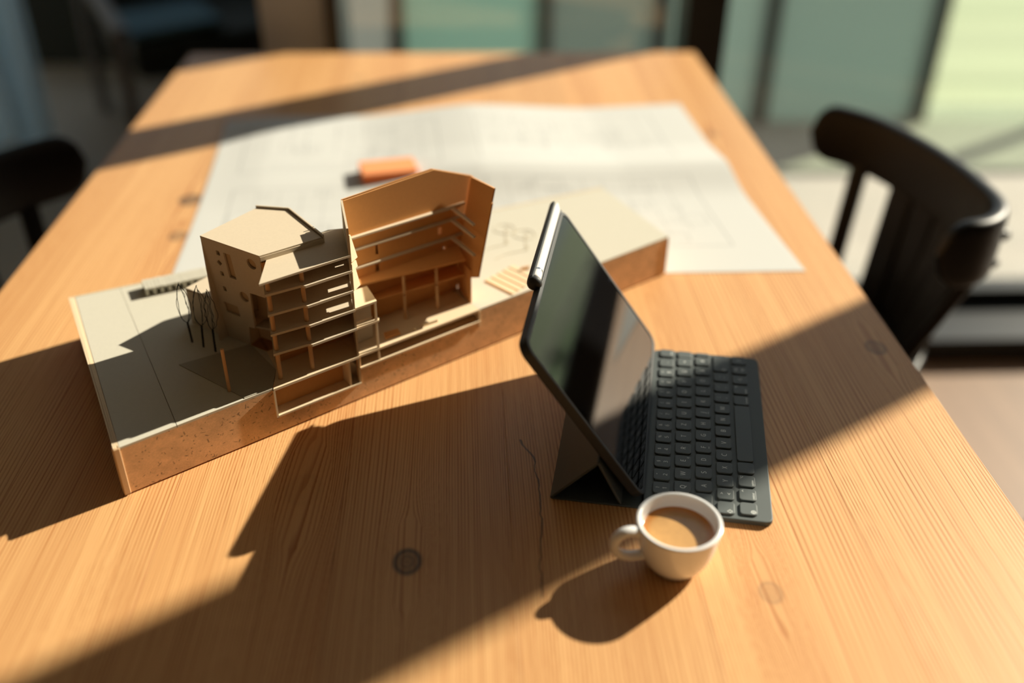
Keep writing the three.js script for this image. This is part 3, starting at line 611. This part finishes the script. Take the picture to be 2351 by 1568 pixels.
for (const r of rows) for (const [a, w, k, up] of r.keys) {
  const x = kx(a), y = kz(r.z), q = PX * 0.001;
  if (k === 'shift') { const X = kx(a - w / 2) + 3 * q, Y = y + 3.5 * q; path([[X, Y - 2.4 * q], [X + 2 * q, Y], [X + q, Y], [X + q, Y + 1.6 * q], [X - q, Y + 1.6 * q], [X - q, Y], [X - 2 * q, Y]], true); }
  else if (k === 'globe') { const X = kx(a - w / 2) + 3.4 * q, Y = y + 4 * q; for (const f of [1, 0.45]) { kc.beginPath(); kc.ellipse(X, Y, 1.9 * q * f, 1.9 * q, 0, 0, 7); kc.stroke(); } path([[X - 1.9 * q, Y], [X + 1.9 * q, Y]]); }
  else if (k === 'control') { txt('control', x - 1.6 * q, y + 5 * q, 2.6 * q); path([[x + 3 * q, y - 3.4 * q], [x + 4.2 * q, y - 4.8 * q], [x + 5.4 * q, y - 3.4 * q]]); }
  else if (k === 'option') { txt('option', x - 2.2 * q, y + 5 * q, 2.6 * q); path([[x + 2.6 * q, y - 5 * q], [x + 3.6 * q, y - 5 * q], [x + 4.8 * q, y - 3.2 * q], [x + 6 * q, y - 3.2 * q]]); path([[x + 4.6 * q, y - 5 * q], [x + 6 * q, y - 5 * q]]); }
  else if (k === 'cmd') { txt('command', x, y + 5 * q, 2.2 * q); }
  else if (k === 'tab' || k === 'caps') { txt(k === 'tab' ? 'tab' : 'caps', x - 4 * q, y + 4.5 * q, 2.6 * q); }
  else if (k === 'del') { txt('delete', x, y + 4.5 * q, 2.4 * q); }
  else if (k === 'left') path([[x + 1.5 * q, y - 2 * q], [x - 1.5 * q, y], [x + 1.5 * q, y + 2 * q]], true);
  else if (k === 'right') path([[x - 1.5 * q, y - 2 * q], [x + 1.5 * q, y], [x - 1.5 * q, y + 2 * q]], true);
  else if (k === 'updown') { path([[x - 2 * q, y - 2.5 * q], [x, y - 5 * q], [x + 2 * q, y - 2.5 * q]], true); path([[x - 2 * q, y + 2.5 * q], [x, y + 5 * q], [x + 2 * q, y + 2.5 * q]], true); }
  else if (up) { txt(up, x, y - 3.2 * q, 4.2 * q); txt(k, x, y + 3.0 * q, 5.2 * q); }
  else if (k) { txt(k, x, y + 0.2 * q, 6.2 * q); if (k === 'E') txt('€', x + 4.6 * q, y + 4.6 * q, 2.8 * q); if (k === 'F' || k === 'J') path([[x - 1.5 * q, y + 5 * q], [x + 1.5 * q, y + 5 * q]]); }
}
const keyTex = new THREE.CanvasTexture(cv); keyTex.colorSpace = THREE.SRGBColorSpace;
const keyMat = mat({ map: keyTex, roughness: 0.58 });
for (const r of rows) for (const [a, w] of r.keys) {
  const g = slab(a - w / 2, r.z - 0.0073, a + w / 2, r.z + 0.0073, 0.0030, KT - 0.0002, KT + 0.0019, 0.0006, 4);
  const p = g.attributes.position, uv = g.attributes.uv;
  for (let i = 0; i < p.count; i++) uv.setXY(i, (p.getX(i) - A0) / KW, 1 - (p.getZ(i) + 0.1075) * PX / 888);
  mesh('key', g, keyMat, kbd);
}
// folded stand behind the tablet: two panels meeting behind it, and the flap on the table
{
  const bar = (z0, y0, z1, y1, th, name) => {
    const len = Math.hypot(z1 - z0, y1 - y0), g = new RoundedBoxGeometry(A1 - A0 - 0.006, th, len, 2, Math.min(th / 2.2, 0.0009));
    metreUV(g);
    g.rotateX(-Math.atan2(y1 - y0, z1 - z0)); g.translate((A0 + A1) / 2 + 0.001, (y0 + y1) / 2, (z0 + z1) / 2); mesh(name, g, coverMat, kbd);
  };
  bar(-0.1865, 0.0013, -0.1475, 0.0450, 0.0022, 'stand_panel');
  bar(-0.1480, 0.0455, -0.1262, 0.0030, 0.0022, 'stand_panel');
  bar(-0.1860, 0.0012, -0.1050, 0.0012, 0.0018, 'stand_flap');
}
// tablet in its case; local x along the lower edge, y up the screen, z out of the screen
const tiltA = THREE.MathUtils.degToRad(54);
const UPV = KP.clone().multiplyScalar(-Math.cos(tiltA)).add(V3(0, Math.sin(tiltA), 0));
const NV = KD.clone().cross(UPV).normalize();
const TO = V3(0.1477, TY + 0.0103, -0.6256).addScaledVector(KP, -0.002).addScaledVector(KD, -0.005);
const tm = new THREE.Matrix4().makeBasis(KD, UPV, NV).setPosition(TO);
function placed(g) { tm.decompose(g.position, g.quaternion, g.scale); return g; }
const tablet = placed(thing('tablet', 'black tablet in a dark case leaning over the keyboard', 'tablet'));
const TWd = 0.2506, THt = 0.1741;
function slabXY(x0, y0, x1, y1, r, z0, z1, bev, seg = 8) {
  const g = new THREE.ExtrudeGeometry(roundRect(x0 + bev, y0 + bev, x1 - bev, y1 - bev, Math.max(1e-4, r - bev)), { depth: z1 - z0 - 2 * bev, bevelEnabled: true, bevelThickness: bev, bevelSize: bev, bevelSegments: 3, curveSegments: seg });
  g.translate(0, 0, z0 + bev); return metreUV(g);
}
mesh('body', slabXY(0, 0, TWd, THt, 0.010, -0.0061, -0.0004, 0.0008), mat({ color: lin(0.035, 0.036, 0.038), roughness: 0.35, metalness: 0.6 }), tablet);
const screen = mesh('screen', slabXY(0.0012, 0.0012, TWd - 0.0012, THt - 0.0012, 0.0092, -0.0008, 0.0002, 0.0003), phys({ color: lin(0.004, 0.004, 0.0045), roughness: 0.04, ior: 1.5 }), tablet);
const cam = new THREE.CircleGeometry(0.0022, 20); cam.translate(TWd - 0.0048, THt / 2, 0.0004); mesh('front_camera', cam, phys({ color: lin(0.02, 0.022, 0.03), roughness: 0.1, clearcoat: 1 }), tablet);
{
  const sh = roundRect(-0.0024, -0.0024, TWd + 0.0024, THt + 0.0024, 0.0120);
  sh.holes.push(new THREE.Path(roundRect(0.0004, 0.0004, TWd - 0.0004, THt - 0.0004, 0.0098).getPoints(8).reverse()));
  const g = new THREE.ExtrudeGeometry(sh, { depth: 0.0066, bevelEnabled: true, bevelThickness: 0.0007, bevelSize: 0.0006, bevelSegments: 2, curveSegments: 8 }); g.translate(0, 0, -0.0064);
  mesh('case_rim', metreUV(g), caseMat, tablet);
  mesh('case_back', slabXY(-0.0020, -0.0020, TWd + 0.0020, THt + 0.0020, 0.0118, -0.0082, -0.0060, 0.0008), caseMat, tablet);
  // holder for the pen along the upper edge
  const hs = new THREE.Shape(); hs.moveTo(0, 0); hs.lineTo(0, 0.0068);
  const prof = new THREE.Shape(); const R1 = 0.0066, R2 = 0.0050, cy = THt + 0.0078, cz = -0.0028;
  prof.absarc(0, 0, R1, Math.PI * 0.42, Math.PI * 1.62, false); prof.absarc(0, 0, R2, Math.PI * 1.62, Math.PI * 0.42, true);
  const hg = new THREE.ExtrudeGeometry(prof, { depth: 0.1560, bevelEnabled: true, bevelThickness: 0.0005, bevelSize: 0.0004, bevelSegments: 2, curveSegments: 16 });
  // profile x -> z of the tablet, profile y -> y, depth -> x
  hg.applyMatrix4(new THREE.Matrix4().makeBasis(V3(0, 0, 1), V3(0, 1, 0), V3(-1, 0, 0)).setPosition(0.2506, cy, cz));
  mesh('pen_holder', metreUV(hg), caseMat, tablet);
  const cap = new THREE.SphereGeometry(0.0068, 20, 12, 0, Math.PI * 2); cap.scale(0.75, 1, 1); cap.translate(0.0925, cy, cz); mesh('holder_end', cap, caseMat, tablet);
}
const pen = placed(thing('stylus_pen', 'white stylus pen held in the case along the top edge of the tablet', 'pen'));
{
  const cy = THt + 0.0078, cz = -0.0028, r = 0.0045;
  const lathe = (pts, name, m) => { const g = new THREE.LatheGeometry(pts.map(([x, y]) => new THREE.Vector2(x, y)), 28); g.rotateZ(-Math.PI / 2); g.translate(0, cy, cz); return mesh(name, g, m, pen); };
  const white = phys({ color: lin(0.86, 0.85, 0.83), roughness: 0.28, clearcoat: 0.6, clearcoatRoughness: 0.15 });
  lathe([[0.0001, 0.0980], [0.0022, 0.0982], [0.0037, 0.0992], [0.0044, 0.1010], [r, 0.1040], [r, 0.1110]], 'end_cap', white);
  lathe([[0.00455, 0.1112], [0.00462, 0.1116], [0.00462, 0.1136], [0.00455, 0.1140]], 'metal_ring', mat({ color: lin(0.6, 0.6, 0.6), metalness: 1, roughness: 0.2 }));
  lathe([[r, 0.1142], [r, 0.2420], [0.0041, 0.2445], [0.0022, 0.2545], [0.0008, 0.2600], [0.0001, 0.2606]], 'barrel', white);
}

// ------------------------------------------------------------------ coffee cup
{
  const cup = thing('coffee_cup', 'small white espresso cup of coffee in front of the keyboard', 'cup', [0.1596, TY, -0.5518]);
  const china = phys({ color: lin(0.88, 0.89, 0.91), roughness: 0.22, clearcoat: 0.5, clearcoatRoughness: 0.12 });
  const H = 0.0460;
  const prof = [[0.0001, 0.0016], [0.0150, 0.0016], [0.0165, 0.0004], [0.0188, 0.0002], [0.0200, 0.0012], [0.0208, 0.0030], [0.0248, 0.0080], [0.0279, 0.0150], [0.0301, 0.0230], [0.0316, 0.0310], [0.0327, 0.0390], [0.0333, H - 0.0018], [0.0332, H - 0.0006], [0.0322, H], [0.0307, H - 0.0002], [0.0297, H - 0.0014], [0.0289, 0.0385], [0.0279, 0.0310], [0.0260, 0.0220], [0.0226, 0.0140], [0.0170, 0.0080], [0.0080, 0.0055], [0.0001, 0.0052]];
  const pts = new THREE.SplineCurve(prof.slice(5, 17).map(([x, y]) => new THREE.Vector2(x, y))).getPoints(60);
  const all = [...prof.slice(0, 5).map(([x, y]) => new THREE.Vector2(x, y)), ...pts, ...prof.slice(17).map(([x, y]) => new THREE.Vector2(x, y))];
  mesh('bowl', new THREE.LatheGeometry(all, 96), china, cup);
  const hp = [[-0.0300, 0.0385], [-0.0360, 0.0412], [-0.0440, 0.0412], [-0.0502, 0.0362], [-0.0516, 0.0285], [-0.0475, 0.0205], [-0.0395, 0.0160], [-0.0275, 0.0150]].map(([x, y]) => V3(x, y, 0));
  const crv = new THREE.CatmullRomCurve3(hp), tube = new THREE.TubeGeometry(crv, 60, 0.0038, 16);
  // flatter, wider strap
  const p = tube.attributes.position; for (let i = 0; i < p.count; i++) p.setZ(i, p.getZ(i) * 1.28);
  tube.computeVertexNormals();
  const hd = mesh('handle', tube, china, cup); hd.rotation.y = 0.16;
  // coffee
  const ct = dataTex(512, 512, (u, v, o) => {
    const x = (u - 0.5) * 2, y = (v - 0.5) * 2, r = Math.hypot(x, y), a = Math.atan2(y, x);
    const e = smooth(0.70, 0.93, r + 0.05 * (fbm(a * 2.5 + 9, r * 3, 3) - 0.45)), n = 0.92 + 0.2 * (fbm(u * 14, v * 14, 4) - 0.45);
    o[0] = (0.56 + 0.0 * e) * n; o[1] = (0.31 - 0.10 * e) * n; o[2] = (0.105 - 0.07 * e) * n;
  });
  const d = new THREE.LatheGeometry([[0.0001, 0.0338], [0.0240, 0.0338], [0.0270, 0.0340], [0.0283, 0.0347]].map(([x, y]) => new THREE.Vector2(x, y)), 72);
  const dp = d.attributes.position, duv = d.attributes.uv; for (let i = 0; i < dp.count; i++) duv.setXY(i, 0.5 + dp.getX(i) / 0.0564, 0.5 + dp.getZ(i) / 0.0564);
  mesh('coffee', d, phys({ map: ct, roughness: 0.32, clearcoat: 0.5, clearcoatRoughness: 0.1, side: THREE.DoubleSide }), cup);
}

// ------------------------------------------------------------------ chairs
function makeChair(label, rail, seatC, turn, group) {
  const ch = thing('dining_chair', label, 'chair', [seatC[0], 0, seatC[1]], 0, group);
  const loc2 = rail.map(([x, z]) => V3(x - seatC[0], 0, z - seatC[1]));
  const curve = new THREE.CatmullRomCurve3(loc2, false, 'centripetal');
  // bent back rail: a flat band with rounded ends
  const n = 70, hgt = 0.100, th = 0.024, y0 = 0.765 - hgt, pos = [], idx = [];
  const M = 16, ring = [];
  for (let k = 0; k < M; k++) { const a = k / M * Math.PI * 2, c = Math.cos(a), s = Math.sin(a); ring.push([Math.sign(c) * Math.pow(Math.abs(c), 0.35) * th / 2, Math.sign(s) * Math.pow(Math.abs(s), 0.45) * hgt / 2]); }
  for (let i = 0; i <= n; i++) {
    const f = i / n, p = curve.getPointAt(f), tg = curve.getTangentAt(f), nx = -tg.z, nz = tg.x;
    const dEnd = Math.min(f, 1 - f) * curve.getLength(), e = Math.sqrt(clamp(1 - Math.pow(1 - Math.min(1, dEnd / 0.04), 2), 0.004, 1));
    for (const [a, b] of ring) pos.push(p.x + nx * a * (0.5 + 0.5 * e), y0 + hgt / 2 + b * e, p.z + nz * a * (0.5 + 0.5 * e));
  }
  for (let i = 0; i < n; i++) for (let k = 0; k < M; k++) { const a = i * M + k, b = i * M + (k + 1) % M; idx.push(a, b, a + M, b, b + M, a + M); }
  for (const e of [0, n]) { const c = pos.length / 3; const p = curve.getPointAt(e / n); pos.push(p.x, y0 + hgt / 2, p.z); for (let k = 0; k < M; k++) e ? idx.push(e * M + k, e * M + (k + 1) % M, c) : idx.push((k + 1) % M, k, c); }
  const g = new THREE.BufferGeometry(); g.setAttribute('position', new THREE.Float32BufferAttribute(pos, 3)); g.setIndex(idx); g.computeVertexNormals();
  mesh('back_rail', g, blackWood, ch);
  // seat
  const sg = new THREE.LatheGeometry([[0.001, 0.452], [0.15, 0.452], [0.188, 0.456], [0.204, 0.464], [0.206, 0.472], [0.198, 0.478], [0.15, 0.474], [0.001, 0.470]].map(([x, y]) => new THREE.Vector2(x, y)), 48);
  mesh('seat', sg, blackWood, ch);
  // spindles from the seat to the rail
  const fs = [0.17, 0.36, 0.47, 0.58, 0.69, 0.84];
  fs.forEach((f, i) => {
    const p = curve.getPointAt(f), tg = curve.getTangentAt(f), d = V3(p.x, 0, p.z), wd = i === 0 || i === 5 ? 0.030 : 0.060;
    const foot = d.clone().setLength(0.178);
    const len = Math.hypot(p.x - foot.x, p.z - foot.z, y0 + 0.02 - 0.474);
    const b = new RoundedBoxGeometry(wd, len, 0.018, 2, 0.006);
    const m = mesh(i === 0 || i === 5 ? 'back_post' : 'splat', b, blackWood, ch);
    const up = V3(p.x - foot.x, y0 + 0.02 - 0.474, p.z - foot.z).normalize(), x = V3(tg.x, 0, tg.z), z = x.clone().cross(up).normalize(), x2 = up.clone().cross(z);
    m.quaternion.setFromRotationMatrix(new THREE.Matrix4().makeBasis(x2, up, z));
    m.position.set((p.x + foot.x) / 2, (y0 + 0.02 + 0.474) / 2, (p.z + foot.z) / 2);
  });
  // legs and stretcher
  for (let k = 0; k < 4; k++) {
    const a = turn + Math.PI / 4 + k * Math.PI / 2, tp = V3(0.145 * Math.cos(a), 0.456, 0.145 * Math.sin(a)), ft = V3(0.200 * Math.cos(a), 0.0, 0.200 * Math.sin(a));
    const len = tp.distanceTo(ft), b = new THREE.CylinderGeometry(0.017, 0.013, len, 16);
    const m = mesh('leg', b, blackWood, ch); m.position.copy(tp).add(ft).multiplyScalar(0.5); m.quaternion.setFromUnitVectors(V3(0, 1, 0), tp.clone().sub(ft).normalize());
  }
  const tr = new THREE.TorusGeometry(0.168, 0.009, 10, 48); tr.rotateX(Math.PI / 2); tr.translate(0, 0.22, 0); mesh('stretcher', tr, blackWood, ch);
  return ch;
}
const railR = [[0.6050, -1.6120], [0.6420, -1.5880], [0.6830, -1.5380], [0.7240, -1.4100], [0.7390, -1.2740], [0.7300, -1.1880], [0.6880, -1.1440], [0.6300, -1.1360]];
const chR = makeChair('black wooden chair with curved back rail, beside the sunny terrace', railR, [0.535, -1.345], 0.15, 'dining chairs');
// wing bolts on the rear near post of the right-hand chair
for (const [dy, o] of [[0.745, 0.006], [0.700, 0.002]]) { const b = new THREE.SphereGeometry(0.012, 14, 10); b.scale(1.5, 0.8, 1); b.translate(0.7480 + o - 0.535, dy - 0.04, -1.215 + 1.345); mesh('bolt', b, blackWood, chR); }
const railL = [[-0.6120, -1.4980], [-0.6500, -1.4650], [-0.7000, -1.4050], [-0.7450, -1.3100], [-0.7700, -1.1900], [-0.7600, -1.0800], [-0.7150, -1.0050], [-0.6550, -0.9750]];
makeChair('black wooden chair at the left edge beside the dark alcove', railL, [-0.575, -1.220], 0.2, 'dining chairs');

scene.traverse((o) => { if (o.isMesh) { o.castShadow = true; o.receiveShadow = true; } });
renderer.render(scene, camera);
